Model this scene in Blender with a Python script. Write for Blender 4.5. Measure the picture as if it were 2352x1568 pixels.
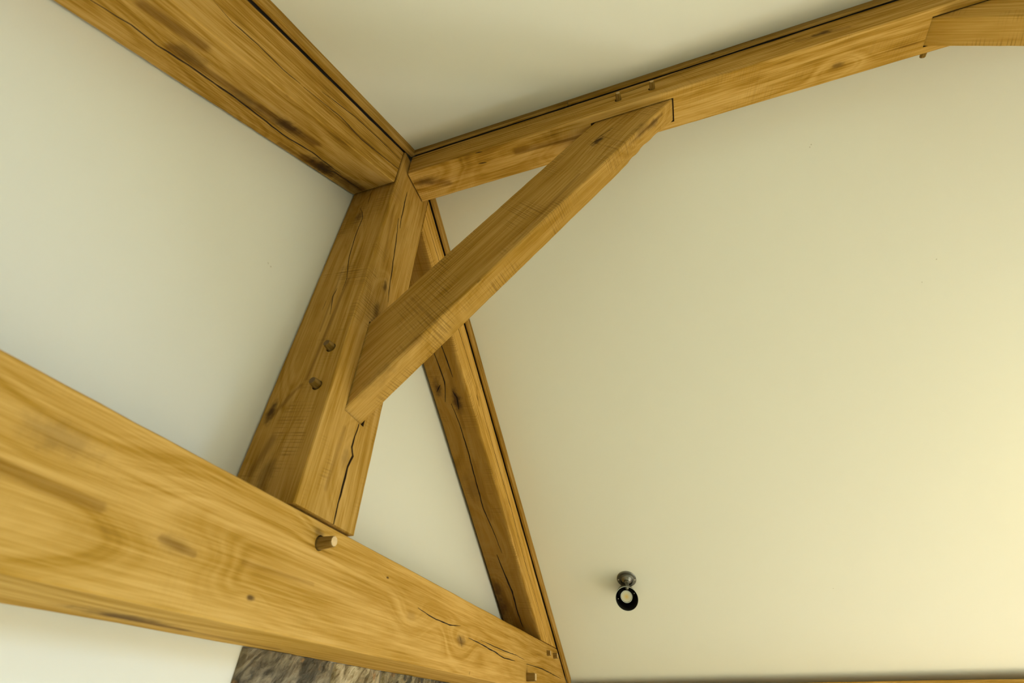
import bpy, bmesh, math, random
from mathutils import Vector, Matrix, noise
for o in list(bpy.data.objects): bpy.data.objects.remove(o, do_unlink=True)
sc = bpy.context.scene
col = sc.collection
rad = math.radians

# ------------------------------------------------------------------ camera
cam_d = bpy.data.cameras.new('camera')
cam = bpy.data.objects.new('camera', cam_d); col.objects.link(cam)
cam_d.sensor_fit = 'HORIZONTAL'; cam_d.sensor_width = 36.0
cam_d.lens = 36.0 * 1040.39 / 2352.0
cam_d.clip_start = 0.02
RIGHT = Vector((0.30558293, -0.9521594, 0.00339727))
DOWN = Vector((0.61813064, 0.19566442, -0.76133432))
FWD = Vector((0.72424691, 0.23475073, 0.6483506))
CAM = Vector((-0.88011, -0.92879, -0.35536))
m = Matrix.Identity(4)
for i in range(3):
    m[i][0] = RIGHT[i]; m[i][1] = -DOWN[i]; m[i][2] = -FWD[i]; m[i][3] = CAM[i]
cam.matrix_world = m
cam_d.dof.use_dof = True; cam_d.dof.focus_distance = 2.1; cam_d.dof.aperture_fstop = 3.4
sc.camera = cam

# ------------------------------------------------------------------ world and daylight
w = bpy.data.worlds.new('sky'); sc.world = w; w.use_nodes = True
bg = w.node_tree.nodes['Background']
bg.inputs[0].default_value = (0.75, 0.88, 1.0, 1); bg.inputs[1].default_value = 1.0

def area(name, loc, direction, sx, sy, power, colour, spread=180):
    l = bpy.data.lights.new(name, 'AREA'); l.shape = 'RECTANGLE'; l.size = sx; l.size_y = sy
    l.energy = power; l.color = colour; l.spread = rad(spread)
    o = bpy.data.objects.new(name, l); col.objects.link(o); o.location = loc
    o.rotation_euler = Vector(direction).to_track_quat('-Z', 'Z' if abs(direction[2]) < 0.9 else 'Y').to_euler()
    return o

ROOM_Y = -5.2; EAVE_X = 2.60; FLOOR_Z = -2.05
# daylight through unseen openings, added as the room's light sources
area('daylight_end_window', (0.6, ROOM_Y + 0.10, 0.25), (0, 1, -0.5), 1.6, 0.8, 22, (1.0, 0.86, 0.45), 150)
area('daylight_right_window', (EAVE_X - 0.10, -3.45, -1.15), (-1, 0.0, -1.5), 2.2, 1.2, 104, (1.0, 0.89, 0.90), 120)
area('daylight_near_window', (EAVE_X - 0.10, -1.35, -1.15), (-1, 0.0, -0.25), 1.3, 1.2, 40, (1.0, 0.97, 0.84), 130)  # added fill that brightens the left slope, its window is unseen
area('daylight_left_rooflight', (-1.70, -1.95, 0.40), (0.35, 0.45, -0.9), 0.8, 0.8, 36, (0.56, 0.92, 1.0), 80)
area('daylight_right_rooflight', (1.70, -3.75, 0.40), (-0.7018, 0, -1), 0.8, 1.0, 290, (0.46, 0.66, 1.0), 150)
sc.view_settings.view_transform = 'Standard'; sc.view_settings.look = 'None'
sc.view_settings.exposure = -0.28; sc.view_settings.gamma = 1.0
sc.view_settings.use_curve_mapping = False

# ------------------------------------------------------------------ surveyed sizes (metres)
S = 0.7018                      # roof slope, 35 degrees
ANG = math.atan(S); CA = math.cos(ANG)
ZP = 1.6438                     # plaster apex height above tie beam top
Z0 = 1.3588                     # rafter underside, projected to the apex
HR = 0.236                      # rafter depth measured plumb
DP = 0.197; DT = 0.1936; DR = 0.1938; DB = 0.2162
HP = 0.115                      # half width of king post
HT = 0.2223
WR = 0.0715; ZRB = 1.4136; ZRT = 1.5536
CRACKS = [
  ('post_left', 0.003, [(-0.1150, -0.0643, 1.1630), (-0.1150, -0.0840, 1.1221), (-0.1150, -0.0963, 1.0801), (-0.1150, -0.0928, 0.9935), (-0.1150, -0.0973, 0.9095), (-0.1150, -0.1004, 0.8473), (-0.1150, -0.1230, 0.7409), (-0.1150, -0.1213, 0.6846)]),
  ('post_left', 0.003, [(-0.1150, -0.0988, 0.7019), (-0.1150, -0.0930, 0.6681), (-0.1150, -0.1081, 0.5828)]),
  ('post_left', 0.002, [(-0.1150, -0.0723, 0.6532), (-0.1150, -0.0713, 0.6119)]),
  ('post_left', 0.002, [(-0.1150, -0.0905, 1.2632), (-0.1150, -0.0958, 1.1748)]),
  ('post_front', 0.005, [(-0.0392, -0.1951, 1.3297), (-0.0292, -0.1951, 1.1558), (-0.0213, -0.1951, 1.1012)]),
  ('post_front', 0.005, [(-0.0434, -0.1951, 1.1360), (-0.0271, -0.1951, 1.0391), (-0.0105, -0.1951, 0.9171), (0.0047, -0.1951, 0.8045), (0.0175, -0.1951, 0.7358)]),
  ('post_front', 0.0075, [(0.0278, -0.1951, 0.2748), (0.0228, -0.1951, 0.2350), (0.0222, -0.1951, 0.2016), (0.0341, -0.1951, 0.1826), (0.0246, -0.1951, 0.1482), (0.0250, -0.1951, 0.0979), (0.0244, -0.1951, 0.0564), (0.0260, -0.1951, 0.0005)]),
  ('lraf_front', 0.0045, [(-0.5716, -0.1941, 1.0456), (-0.4317, -0.1941, 1.1593), (-0.3310, -0.1941, 1.2065), (-0.1098, -0.1941, 1.3792)]),
  ('lraf_front', 0.0045, [(-0.5236, -0.1941, 1.1354), (-0.3874, -0.1941, 1.2575), (-0.2653, -0.1941, 1.3445), (-0.1254, -0.1941, 1.4364)]),
  ('lraf_front', 0.004, [(-0.8216, -0.1941, 0.8978), (-0.7737, -0.1941, 0.9135), (-0.7098, -0.1941, 0.9583), (-0.6359, -0.1941, 0.9982), (-0.5830, -0.1941, 1.0410)]),
  ('lraf_bot', 0.006, [(-0.9033, -0.0655, 0.7248), (-0.8468, -0.0731, 0.7645), (-0.7995, -0.0686, 0.7977), (-0.7410, -0.0729, 0.8388), (-0.6667, -0.0738, 0.8909), (-0.5800, -0.0697, 0.9517), (-0.4809, -0.0600, 1.0213), (-0.3833, -0.0699, 1.0898), (-0.2486, -0.0624, 1.1843)]),
  ('lraf_bot', 0.005, [(-0.3257, -0.0333, 1.1302), (-0.2972, -0.0333, 1.1502), (-0.2723, -0.0522, 1.1677), (-0.2153, -0.0542, 1.2077), (-0.1326, -0.0553, 1.2657)]),
  ('rraf_bot', 0.006, [(0.5219, -0.1237, 0.9925), (0.5826, -0.1315, 0.9499), (0.6705, -0.1363, 0.8882)]),
  ('rraf_bot', 0.006, [(0.5478, -0.0808, 0.9743), (0.6813, -0.0901, 0.8806), (0.7234, -0.0789, 0.8511), (0.7636, -0.0638, 0.8229)]),
  ('rraf_bot', 0.009, [(0.7254, -0.1161, 0.8497), (0.7543, -0.1256, 0.8294), (0.8033, -0.1190, 0.7950)]),
  ('rraf_bot', 0.006, [(0.7747, -0.0890, 0.8151), (0.8493, -0.1001, 0.7627), (0.9781, -0.1016, 0.6723), (1.2488, -0.0905, 0.4824), (1.3688, -0.1088, 0.3982), (1.4690, -0.1182, 0.3278)]),
  ('rraf_bot', 0.009, [(1.4731, -0.0884, 0.3249), (1.5805, -0.0987, 0.2496), (1.6629, -0.1107, 0.1917), (1.7691, -0.1062, 0.1172), (1.8592, -0.1098, 0.0540)]),
  ('rraf_bot', 0.006, [(0.7169, -0.0362, 0.8556), (0.6918, -0.0638, 0.8733)]),
  ('rraf_front', 0.0065, [(0.1243, -0.1941, 1.3902), (0.1807, -0.1941, 1.3480), (0.2800, -0.1941, 1.2867), (0.5370, -0.1941, 1.1003), (0.7863, -0.1941, 0.9451), (0.8440, -0.1941, 0.9158)]),
  ('rraf_front', 0.0065, [(0.8649, -0.1941, 0.8956), (0.9621, -0.1941, 0.8094), (1.0936, -0.1941, 0.7167), (1.3843, -0.1941, 0.5186), (1.6307, -0.1941, 0.3203), (1.8996, -0.1941, 0.1342), (2.0343, -0.1941, 0.0309)]),
  ('tie_front', 0.0035, [(0.4952, -0.1936, -0.0860), (0.5994, -0.1936, -0.0958), (0.7303, -0.1936, -0.0970), (0.8217, -0.1936, -0.0867)]),
  ('tie_front', 0.0045, [(0.8989, -0.1936, -0.1119), (0.9765, -0.1936, -0.1146), (1.1853, -0.1936, -0.1255), (1.3010, -0.1936, -0.1350), (1.4525, -0.1936, -0.1305)]),
  ('tie_front', 0.003, [(1.0205, -0.1936, -0.1053), (1.2827, -0.1936, -0.1096), (1.4853, -0.1936, -0.1083), (1.6021, -0.1936, -0.1139)]),
  ('tie_front', 0.004, [(1.6303, -0.1936, -0.1266), (1.9094, -0.1936, -0.1234), (2.3407, -0.1936, -0.1375)]),
  ('tie_front', 0.003, [(0.8156, -0.1936, -0.1145), (0.8336, -0.1936, -0.1274), (0.8408, -0.1936, -0.1442)]),
  ('tie_front', 0.0025, [(0.9255, -0.1936, -0.2181), (0.9317, -0.1936, -0.2066)]),
  ('brace_left', 0.004, [(-0.0400, -0.9536, 1.2630), (-0.0400, -0.9810, 1.2792), (-0.0400, -1.0028, 1.2754)]),
  ('brace_left', 0.003, [(-0.0400, -0.9843, 1.2940), (-0.0400, -1.0140, 1.3125), (-0.0400, -1.0476, 1.3357)]),
  ('ridge_bot', 0.004, [(-0.0676, -0.5061, 1.4136), (-0.0658, -0.5356, 1.4136)]),
  ('ridge_bot', 0.004, [(-0.0220, -0.5018, 1.4136), (-0.0170, -0.5363, 1.4136)]),
  ('ridge_side', 0.003, [(-0.0715, -0.9602, 1.5256), (-0.0715, -1.1291, 1.5139), (-0.0715, -1.3296, 1.5410), (-0.0715, -1.4722, 1.5480)]),
]
KNOTS = [
  ('post_left', (-0.1150, -0.0317, 0.2560), 0.02, 1),
  ('post_left', (-0.1150, -0.0747, 1.0925), 0.022, 0.6),
  ('post_front', (0.0065, -0.1951, 0.1636), 0.02, 0.35),
  ('post_front', (-0.0162, -0.1951, 0.7807), 0.018, 0.8),
  ('post_front', (-0.0262, -0.1951, 0.6581), 0.02, 0.5),
  ('post_left', (-0.1150, -0.0908, 0.0817), 0.03, 0.5),
  ('lraf_bot', (-0.5032, -0.0998, 1.0056), 0.035, 0.9),
  ('lraf_bot', (-0.3068, -0.0369, 1.1434), 0.045, 1),
  ('lraf_bot', (-0.7597, -0.1029, 0.8256), 0.03, 0.5),
  ('lraf_bot', (-0.1817, -0.0371, 1.2313), 0.06, 0.5),
  ('lraf_front', (-0.5834, -0.1941, 0.9379), 0.012, 0.9),
  ('lraf_bot', (-0.6196, -0.0843, 0.9239), 0.03, 0.5),
  ('rraf_bot', (0.7057, -0.0473, 0.8635), 0.028, 0.9),
  ('rraf_bot', (0.7668, -0.1233, 0.8206), 0.035, 1),
  ('rraf_bot', (1.6531, -0.0313, 0.1986), 0.035, 0.8),
  ('rraf_bot', (1.7454, -0.0206, 0.1338), 0.06, 0.9),
  ('rraf_bot', (1.1474, -0.0672, 0.5535), 0.05, 0.35),
  ('rraf_front', (0.8386, -0.1941, 0.8713), 0.012, 0.6),
  ('tie_front', (0.8336, -0.1936, -0.1274), 0.022, 0.7),
  ('tie_front', (0.3021, -0.1936, -0.0472), 0.004, 1),
  ('tie_front', (-0.1435, -0.1936, -0.1779), 0.006, 0.9),
  ('tie_front', (0.4591, -0.1936, -0.1118), 0.02, 0.2),
  ('tie_front', (-0.5527, -0.1936, -0.0639), 0.03, 0.35),
  ('tie_bot', (-0.2756, -0.0755, -0.2223), 0.05, 0.7),
  ('tie_front', (-0.3296, -0.1936, -0.1383), 0.02, 0.25),
  ('tie_front', (-0.0122, -0.1936, -0.0237), 0.012, 0.5),
  ('ridge_side', (-0.0715, -1.7982, 1.4859), 0.02, 0.9),
  ('ridge_bot', (0.0196, -1.8303, 1.4136), 0.014, 0.6),
  ('ridge_bot', (-0.0177, -0.2643, 1.4136), 0.03, 0.5),
  ('ridge_bot', (0.0209, -0.9136, 1.4136), 0.03, 0.4),
  ('brace_left', (-0.0400, -0.9817, 1.2720), 0.02, 1),
  ('brace_bot', (-0.0133, -1.1867, 1.3263), 0.022, 0.7),
  ('brace_bot', (-0.0267, -1.1402, 1.2775), 0.03, 0.5),
  ('brace_bot', (-0.0408, -0.5519, 0.6607), 0.006, 0.7),
  ('brace_left', (-0.0400, -0.2920, 0.3579), 0.05, 0.4),
]
PLASTER_MARKS = [(0.3193, -1.7920, 1.4197), (0.3124, -1.7976, 1.4245), (0.7750, -2.2058, 1.0999), (2.0722, -1.7005, 0.1895), (0.8438, -2.1521, 1.0516)]
GABLE_MARKS = [(-0.2906, 0.0000, 0.6578), (-0.2787, 0.0000, 0.6559)]
STREAKS = [
  ('lraf_bot', (-0.8628, -0.1357, 0.7533), (-0.7631, -0.1521, 0.8232), 0.022, 0.75),
  ('lraf_bot', (-0.7836, -0.0878, 0.8088), (-0.5539, -0.0946, 0.9700), 0.02, 0.8),
  ('lraf_bot', (-0.5849, -0.0859, 0.9483), (-0.4140, -0.1048, 1.0682), 0.03, 0.85),
  ('lraf_bot', (-0.3763, -0.0339, 1.0947), (-0.1351, -0.0573, 1.2640), 0.03, 0.9),
  ('lraf_bot', (-0.4573, -0.0180, 1.0379), (-0.2538, -0.0245, 1.1806), 0.012, 0.6),
  ('rraf_bot', (1.6072, -0.0294, 0.2308), (1.8561, -0.0960, 0.0561), 0.04, 0.9),
  ('rraf_bot', (1.0318, -0.1078, 0.6346), (1.2968, -0.1094, 0.4487), 0.03, 0.6),
  ('rraf_bot', (0.6401, -0.1255, 0.9096), (0.8782, -0.1168, 0.7425), 0.022, 0.6),
  ('ridge_bot', (-0.0212, -0.6635, 1.4136), (-0.0022, -0.9442, 1.4136), 0.016, 0.75),
  ('ridge_bot', (-0.0209, -0.2208, 1.4136), (0.0160, -0.3502, 1.4136), 0.02, 0.7),
  ('ridge_bot', (0.0770, -0.7558, 1.4136), (0.0474, -0.9083, 1.4136), 0.01, 0.4),
  ('post_left', (-0.1150, -0.1097, 0.3459), (-0.1150, -0.1296, 0.7345), 0.01, 0.6),
  ('post_left', (-0.1150, -0.0358, 0.2399), (-0.1150, -0.0957, 0.3279), 0.012, 0.6),
  ('post_left', (-0.1150, -0.0427, 0.0934), (-0.1150, -0.0705, 0.1731), 0.02, 0.55),
  ('post_left', (-0.1150, -0.0933, 0.5205), (-0.1150, -0.0916, 0.8122), 0.006, 0.5),
  ('post_front', (-0.0354, -0.1951, 0.5431), (-0.0347, -0.1951, 0.3038), 0.01, 0.7),
  ('post_front', (-0.0353, -0.1951, 0.0696), (-0.0240, -0.1951, 0.2308), 0.012, 0.35),
  ('post_front', (-0.0869, -0.1951, 1.1636), (-0.0578, -0.1951, 0.8626), 0.008, 0.3),
  ('tie_front', (-0.6119, -0.1936, -0.1198), (-0.4581, -0.1936, -0.1255), 0.01, 0.45),
  ('tie_front', (-0.3550, -0.1936, -0.1353), (-0.2897, -0.1936, -0.1420), 0.007, 0.5),
  ('tie_front', (-0.1858, -0.1936, -0.1282), (0.0145, -0.1936, -0.1222), 0.008, 0.3),
  ('tie_bot', (-0.2890, -0.0692, -0.2223), (-0.1422, -0.0626, -0.2223), 0.024, 0.85),
  ('tie_bot', (-0.1422, -0.0626, -0.2223), (0.1295, -0.0504, -0.2223), 0.016, 0.5),
  ('brace_bot', (-0.0245, -1.0841, 1.2187), (-0.0193, -1.2266, 1.3681), 0.012, 0.7),
  ('brace_bot', (-0.0382, -0.9043, 1.0302), (-0.0241, -1.0749, 1.2090), 0.01, 0.4),
  ('brace_left', (-0.0400, -0.2878, 0.3165), (-0.0400, -0.3780, 0.4747), 0.025, 0.5),
  ('brace_left', (-0.0400, -0.6608, 0.7967), (-0.0400, -0.8953, 1.0877), 0.01, 0.4),
  ('rraf_front', (0.8202, -0.1941, 0.9158), (0.8663, -0.1941, 0.8432), 0.01, 0.5),
  ('ridge_side', (-0.0715, -1.7157, 1.4864), (-0.0715, -1.8717, 1.4693), 0.01, 0.4),
]

# ------------------------------------------------------------------ node helpers
class NT:
    def __init__(s, name):
        s.m = bpy.data.materials.new(name); s.m.use_nodes = True
        s.t = s.m.node_tree; s.t.nodes.clear()
        s.out = s.n('ShaderNodeOutputMaterial'); s.b = s.n('ShaderNodeBsdfPrincipled')
        s.l(s.b.outputs[0], s.out.inputs[0])
    def n(s, k, **kw):
        x = s.t.nodes.new(k)
        for a, v in kw.items(): setattr(x, a, v)
        return x
    def l(s, a, b): s.t.links.new(a, b)
    def put(s, sock, v):
        if isinstance(v, bpy.types.NodeSocket): s.l(v, sock)
        else: sock.default_value = v
    def math(s, op, a, b=0.0, c=None, clamp=False):
        x = s.n('ShaderNodeMath', operation=op); x.use_clamp = clamp
        s.put(x.inputs[0], a); s.put(x.inputs[1], b)
        if c is not None: s.put(x.inputs[2], c)
        return x.outputs[0]
    def vm(s, op, a, b=None):
        x = s.n('ShaderNodeVectorMath', operation=op); s.put(x.inputs[0], a)
        if b is not None: s.put(x.inputs[1], b)
        return x.outputs['Value'] if op in ('LENGTH', 'DOT_PRODUCT', 'DISTANCE') else x.outputs[0]
    def noise(s, v, scale, detail=3.0, rough=0.55, dist=0.0):
        x = s.n('ShaderNodeTexNoise'); s.put(x.inputs['Vector'], v)
        x.inputs['Scale'].default_value = scale; x.inputs['Detail'].default_value = detail
        x.inputs['Roughness'].default_value = rough; x.inputs['Distortion'].default_value = dist
        return x.outputs[0]
    def ramp(s, f, stops):
        x = s.n('ShaderNodeValToRGB'); s.put(x.inputs[0], f); e = x.color_ramp.elements
        while len(e) < len(stops): e.new(0.5)
        for i, (p, c) in enumerate(stops):
            e[i].position = p; e[i].color = c if len(c) == 4 else (*c, 1)
        return x.outputs[0]
    def rng(s, f, a, b, c=0.0, d=1.0):
        x = s.n('ShaderNodeMapRange'); x.interpolation_type = 'SMOOTHSTEP'; s.put(x.inputs[0], f)
        for i, v in enumerate((a, b, c, d)): x.inputs[i + 1].default_value = v
        return x.outputs[0]
    def mix(s, f, a, b, mode='MIX'):
        x = s.n('ShaderNodeMix', data_type='RGBA', blend_type=mode); s.put(x.inputs[0], f)
        for k, v in ((6, a), (7, b)):
            s.put(x.inputs[k], v if isinstance(v, bpy.types.NodeSocket) else (*v, 1))
        return x.outputs[2]
    def bump(s, h, strength, dist):
        x = s.n('ShaderNodeBump'); s.put(x.inputs['Height'], h)
        x.inputs['Strength'].default_value = strength; x.inputs['Distance'].default_value = dist
        s.l(x.outputs[0], s.b.inputs['Normal'])

OAK_L = (0.520, 0.312, 0.078)
OAK_M = (0.352, 0.188, 0.021)
OAK_D = (0.155, 0.073, 0.005)
OAK_K = (0.045, 0.020, 0.005)

def oak(name, seed, tone=1.0, knots=(), saw=0.5, pith=(0.03, -0.14), fig=1.0, blotch=0.5, line_dark=None, streaks=(), grain=1.0):
    """Sawn oak; grain runs along the object's local X axis."""
    t = NT(name)
    P = t.n('ShaderNodeTexCoord').outputs['Object']
    off = t.vm('ADD', P, (seed * 3.7, seed * 1.3, seed * 2.1))
    kd = None; swirl = None
    for (k, r, d) in knots:
        q = t.vm('MULTIPLY', t.vm('SUBTRACT', P, k), (0.42, 1.0, 1.0))
        L = t.vm('LENGTH', q)
        ln = t.math('ADD', L, t.math('MULTIPLY', t.math('SUBTRACT', t.noise(off, 45, 3), 0.5), r * 1.1))
        a = t.rng(ln, r * 1.0, r * 0.12, 0, d)
        sw = t.rng(L, r * 4.0, 0.0, 0, r * 0.9)
        kd = a if kd is None else t.math('MAXIMUM', kd, a)
        swirl = sw if swirl is None else t.math('ADD', swirl, sw)
    # growth rings cut by the saw: distance from a wandering pith
    wob = t.noise(t.vm('MULTIPLY', off, (1.1, 5.0, 5.0)), 1.0, 2.0)
    c = t.vm('MULTIPLY', t.vm('SUBTRACT', P, (0, pith[0], pith[1])), (0.02, 1, 1))
    r0 = t.vm('LENGTH', c)
    r1 = t.math('ADD', r0, t.math('MULTIPLY', t.math('SUBTRACT', wob, 0.5), 0.055 * fig))
    if swirl is not None: r1 = t.math('ADD', r1, swirl)
    cmb = t.n('ShaderNodeCombineXYZ'); t.put(cmb.inputs[0], t.math('MULTIPLY', r1, 1.0))
    sx = t.n('ShaderNodeSeparateXYZ'); t.l(off, sx.inputs[0])
    t.put(cmb.inputs[1], t.math('MULTIPLY', sx.outputs[0], 0.01))
    rings = t.noise(cmb.outputs[0], 130.0, 2.0, 0.6)
    fib = t.noise(t.vm('MULTIPLY', off, (5.0, 260.0, 260.0)), 1.0, 3.0, 0.65)
    fib2 = t.noise(t.vm('MULTIPLY', off, (1.6, 42.0, 42.0)), 1.0, 3.0, 0.6)
    blo = t.noise(t.vm('MULTIPLY', off, (2.6, 9.0, 9.0)), 1.0, 4.0, 0.62)
    v = t.math('ADD', t.math('MULTIPLY', t.math('SUBTRACT', rings, 0.5), 0.75 * fig),
               t.math('MULTIPLY', t.math('SUBTRACT', fib, 0.5), 0.80 * grain))
    v = t.math('ADD', v, t.math('MULTIPLY', t.math('SUBTRACT', fib2, 0.5), 0.55 * grain))
    v = t.math('ADD', v, t.math('MULTIPLY', t.math('SUBTRACT', blo, 0.5), 1.1 * blotch))
    colr = t.ramp(t.math('ADD', v, 0.5), [(0.12, OAK_D), (0.38, OAK_M), (0.62, OAK_L), (0.95, (0.59, 0.380, 0.132))])
    # band-saw marks across the grain
    sy = t.n('ShaderNodeSeparateXYZ'); t.l(P, sy.inputs[0])
    sl = t.math('ADD', sy.outputs[0], t.math('MULTIPLY', t.math('ADD', sy.outputs[1], sy.outputs[2]), 0.16))
    cs = t.n('ShaderNodeCombineXYZ'); t.put(cs.inputs[0], sl); t.put(cs.inputs[1], t.math('MULTIPLY', sx.outputs[1], 0.02))
    wv = t.math('SINE', t.math('ADD', t.math('MULTIPLY', sl, 2 * math.pi / 0.0105), t.math('MULTIPLY', t.noise(cs.outputs[0], 38.0, 2.0), 22.0)))
    sawn = t.math('SUBTRACT', 0.55, t.math('MULTIPLY', t.math('POWER', t.math('ABSOLUTE', t.math('MULTIPLY', t.math('ADD', wv, 1.0), 0.5)), 3.0), t.noise(t.vm('MULTIPLY', off, (30, 14, 14)), 1.0, 3.0)))
    smask = t.rng(t.noise(t.vm('MULTIPLY', off, (6, 9, 9)), 1.0, 2.0), 0.46, 0.68)
    sm = t.math('MULTIPLY', t.math('MULTIPLY', t.rng(sawn, 0.50, 0.05), smask), 0.42 * saw)
    colr = t.mix(sm, colr, (0.15, 0.075, 0.012))
    # tannin streaks along the grain
    st = t.noise(t.vm('MULTIPLY', off, (0.9, 16.0, 16.0)), 1.0, 2.0)
    colr = t.mix(t.math('MULTIPLY', t.rng(st, 0.60, 0.78), 0.55 * blotch), colr, (0.24, 0.105, 0.006))
    for (A, B, wd, dk) in streaks:
        ab = Vector(B) - Vector(A); pa = t.vm('SUBTRACT', P, A)
        tt = t.math('MULTIPLY', t.vm('DOT_PRODUCT', pa, tuple(ab)), 1.0 / ab.length_squared, clamp=True)
        sc_ = t.n('ShaderNodeVectorMath', operation='SCALE'); sc_.inputs[0].default_value = ab; t.put(sc_.inputs['Scale'], tt)
        L = t.vm('LENGTH', t.vm('SUBTRACT', pa, sc_.outputs[0]))
        L = t.math('ADD', L, t.math('MULTIPLY', t.math('SUBTRACT', fib2, 0.5), wd * 2.6))
        colr = t.mix(t.rng(L, wd, wd * 0.05, 0, dk * 0.85), colr, (0.125, 0.052, 0.004))
    if line_dark:  # darker close to a chosen line along the grain
        hy, hz_, r0_, r1_, am = line_dark
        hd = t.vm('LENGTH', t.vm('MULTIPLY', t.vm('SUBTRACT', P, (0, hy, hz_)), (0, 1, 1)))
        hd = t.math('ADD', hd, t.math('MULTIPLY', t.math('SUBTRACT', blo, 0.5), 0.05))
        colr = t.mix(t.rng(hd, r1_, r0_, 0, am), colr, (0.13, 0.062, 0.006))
    if kd is not None:
        halo = t.math('MULTIPLY', kd, 0.9, clamp=True)
        colr = t.mix(halo, colr, OAK_K)
    colr = t.mix(1.0, colr, (tone, tone, tone), 'MULTIPLY')
    t.l(colr, t.b.inputs['Base Color'])
    t.b.inputs['Roughness'].default_value = 0.75
    t.b.inputs['Specular IOR Level'].default_value = 0.10
    h = t.math('ADD', t.math('MULTIPLY', fib, 0.5), t.math('MULTIPLY', t.math('MULTIPLY', sawn, smask), 0.8 * saw))
    t.bump(h, 0.35, 0.0012)
    return t.m

def simple(name, c, rough=0.5, metal=0.0, emit=None, es=0.0, var=0.08, scale=20):
    t = NT(name)
    P = t.n('ShaderNodeTexCoord').outputs['Object']
    f = t.noise(P, scale, 3)
    a = tuple(x * (1 - var) for x in c); b = tuple(min(1, x * (1 + var)) for x in c)
    t.l(t.mix(f, a, b), t.b.inputs['Base Color'])
    t.b.inputs['Roughness'].default_value = rough; t.b.inputs['Metallic'].default_value = metal
    if emit:
        t.b.inputs['Emission Color'].default_value = (*emit, 1); t.b.inputs['Emission Strength'].default_value = es
    return t.m

def plaster(name, c, marks=()):
    t = NT(name)
    P = t.n('ShaderNodeTexCoord').outputs['Object']
    f = t.noise(P, 1.4, 2); g = t.noise(P, 240.0, 3, 0.7)
    cc = t.mix(f, tuple(x * 0.985 for x in c), tuple(min(1, x * 1.01) for x in c))
    for (k, r, d) in marks:
        L = t.vm('LENGTH', t.vm('SUBTRACT', P, k))
        L = t.math('ADD', L, t.math('MULTIPLY', t.math('SUBTRACT', t.noise(P, 300, 2), 0.5), r * 1.6))
        cc = t.mix(t.rng(L, r, r * 0.4, 0, d), cc, (0.30, 0.27, 0.16))
    t.l(cc, t.b.inputs['Base Color'])
    t.b.inputs['Roughness'].default_value = 0.85; t.b.inputs['Specular IOR Level'].default_value = 0.2
    tr = t.noise(P, 5.0, 2)
    t.bump(t.math('ADD', t.math('MULTIPLY', g, 0.35), t.math('MULTIPLY', tr, 2.0)), 0.10, 0.003)
    return t.m

PLASTER = plaster('cream_emulsion_plaster', (0.76, 0.762, 0.665))
CRACKM = simple('dark_check_wood', (0.055, 0.028, 0.008), 0.9)
ENDM = simple('peg_end_grain', (0.62, 0.44, 0.20), 0.7, scale=150, var=0.2)
STEEL = simple('brushed_dark_nickel', (0.24, 0.24, 0.21), 0.38, 1.0, scale=60)
RIMM = simple('bright_nickel_rim', (0.55, 0.55, 0.52), 0.35, 1.0)
GAPSHADE = simple('dark_treated_packer', (0.020, 0.014, 0.008), 0.95)  # near-black colour that stands in for shade inside the gaps
BLACK = simple('black_baffle', (0.004, 0.004, 0.004), 0.6)
CHROME = simple('polished_screw', (0.8, 0.8, 0.78), 0.2, 1.0)
MORTAR = simple('lime_mortar', (0.20, 0.17, 0.11), 0.95, scale=60)
FRAMEM = simple('oak_window_frame', (0.5, 0.31, 0.10), 0.6)
LOWBOUNCE = oak('oak_boarding', 31, 0.8)  # dark oak added on the unseen left wall to cut bounce light

# ------------------------------------------------------------------ object helpers
WM = {}
def link(name, me, mat, parent=None, M=None):
    o = bpy.data.objects.new(name, me); col.objects.link(o)
    if mat is not None and not me.materials: me.materials.append(mat)
    M = M if M is not None else Matrix.Identity(4)
    WM[o.name] = M.copy()
    if parent is not None:
        o.parent = parent; o.matrix_local = WM[parent.name].inverted() @ M
    else: o.matrix_world = M
    return o
def empty(name, loc, label, cat, group=None):
    o = bpy.data.objects.new(name, None); col.objects.link(o); o.empty_display_size = 0.05
    o.matrix_world = Matrix.Translation(loc); WM[o.name] = Matrix.Translation(loc)
    return tag(o, label, cat, group)
def tag(o, label, cat=None, group=None, kind=None):
    o['label'] = label
    if cat: o['category'] = cat
    if group: o['group'] = group
    if kind: o['kind'] = kind
    return o
def to_mesh(bm, name):
    bmesh.ops.recalc_face_normals(bm, faces=bm.faces[:])
    me = bpy.data.meshes.new(name); bm.to_mesh(me); bm.free(); return me
def frame(o, x, z):
    x = Vector(x).normalized(); z = Vector(z).normalized(); y = z.cross(x).normalized(); z = x.cross(y)
    M = Matrix.Identity(4)
    for i in range(3): M[i][0] = x[i]; M[i][1] = y[i]; M[i][2] = z[i]; M[i][3] = o[i]
    return M

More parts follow.
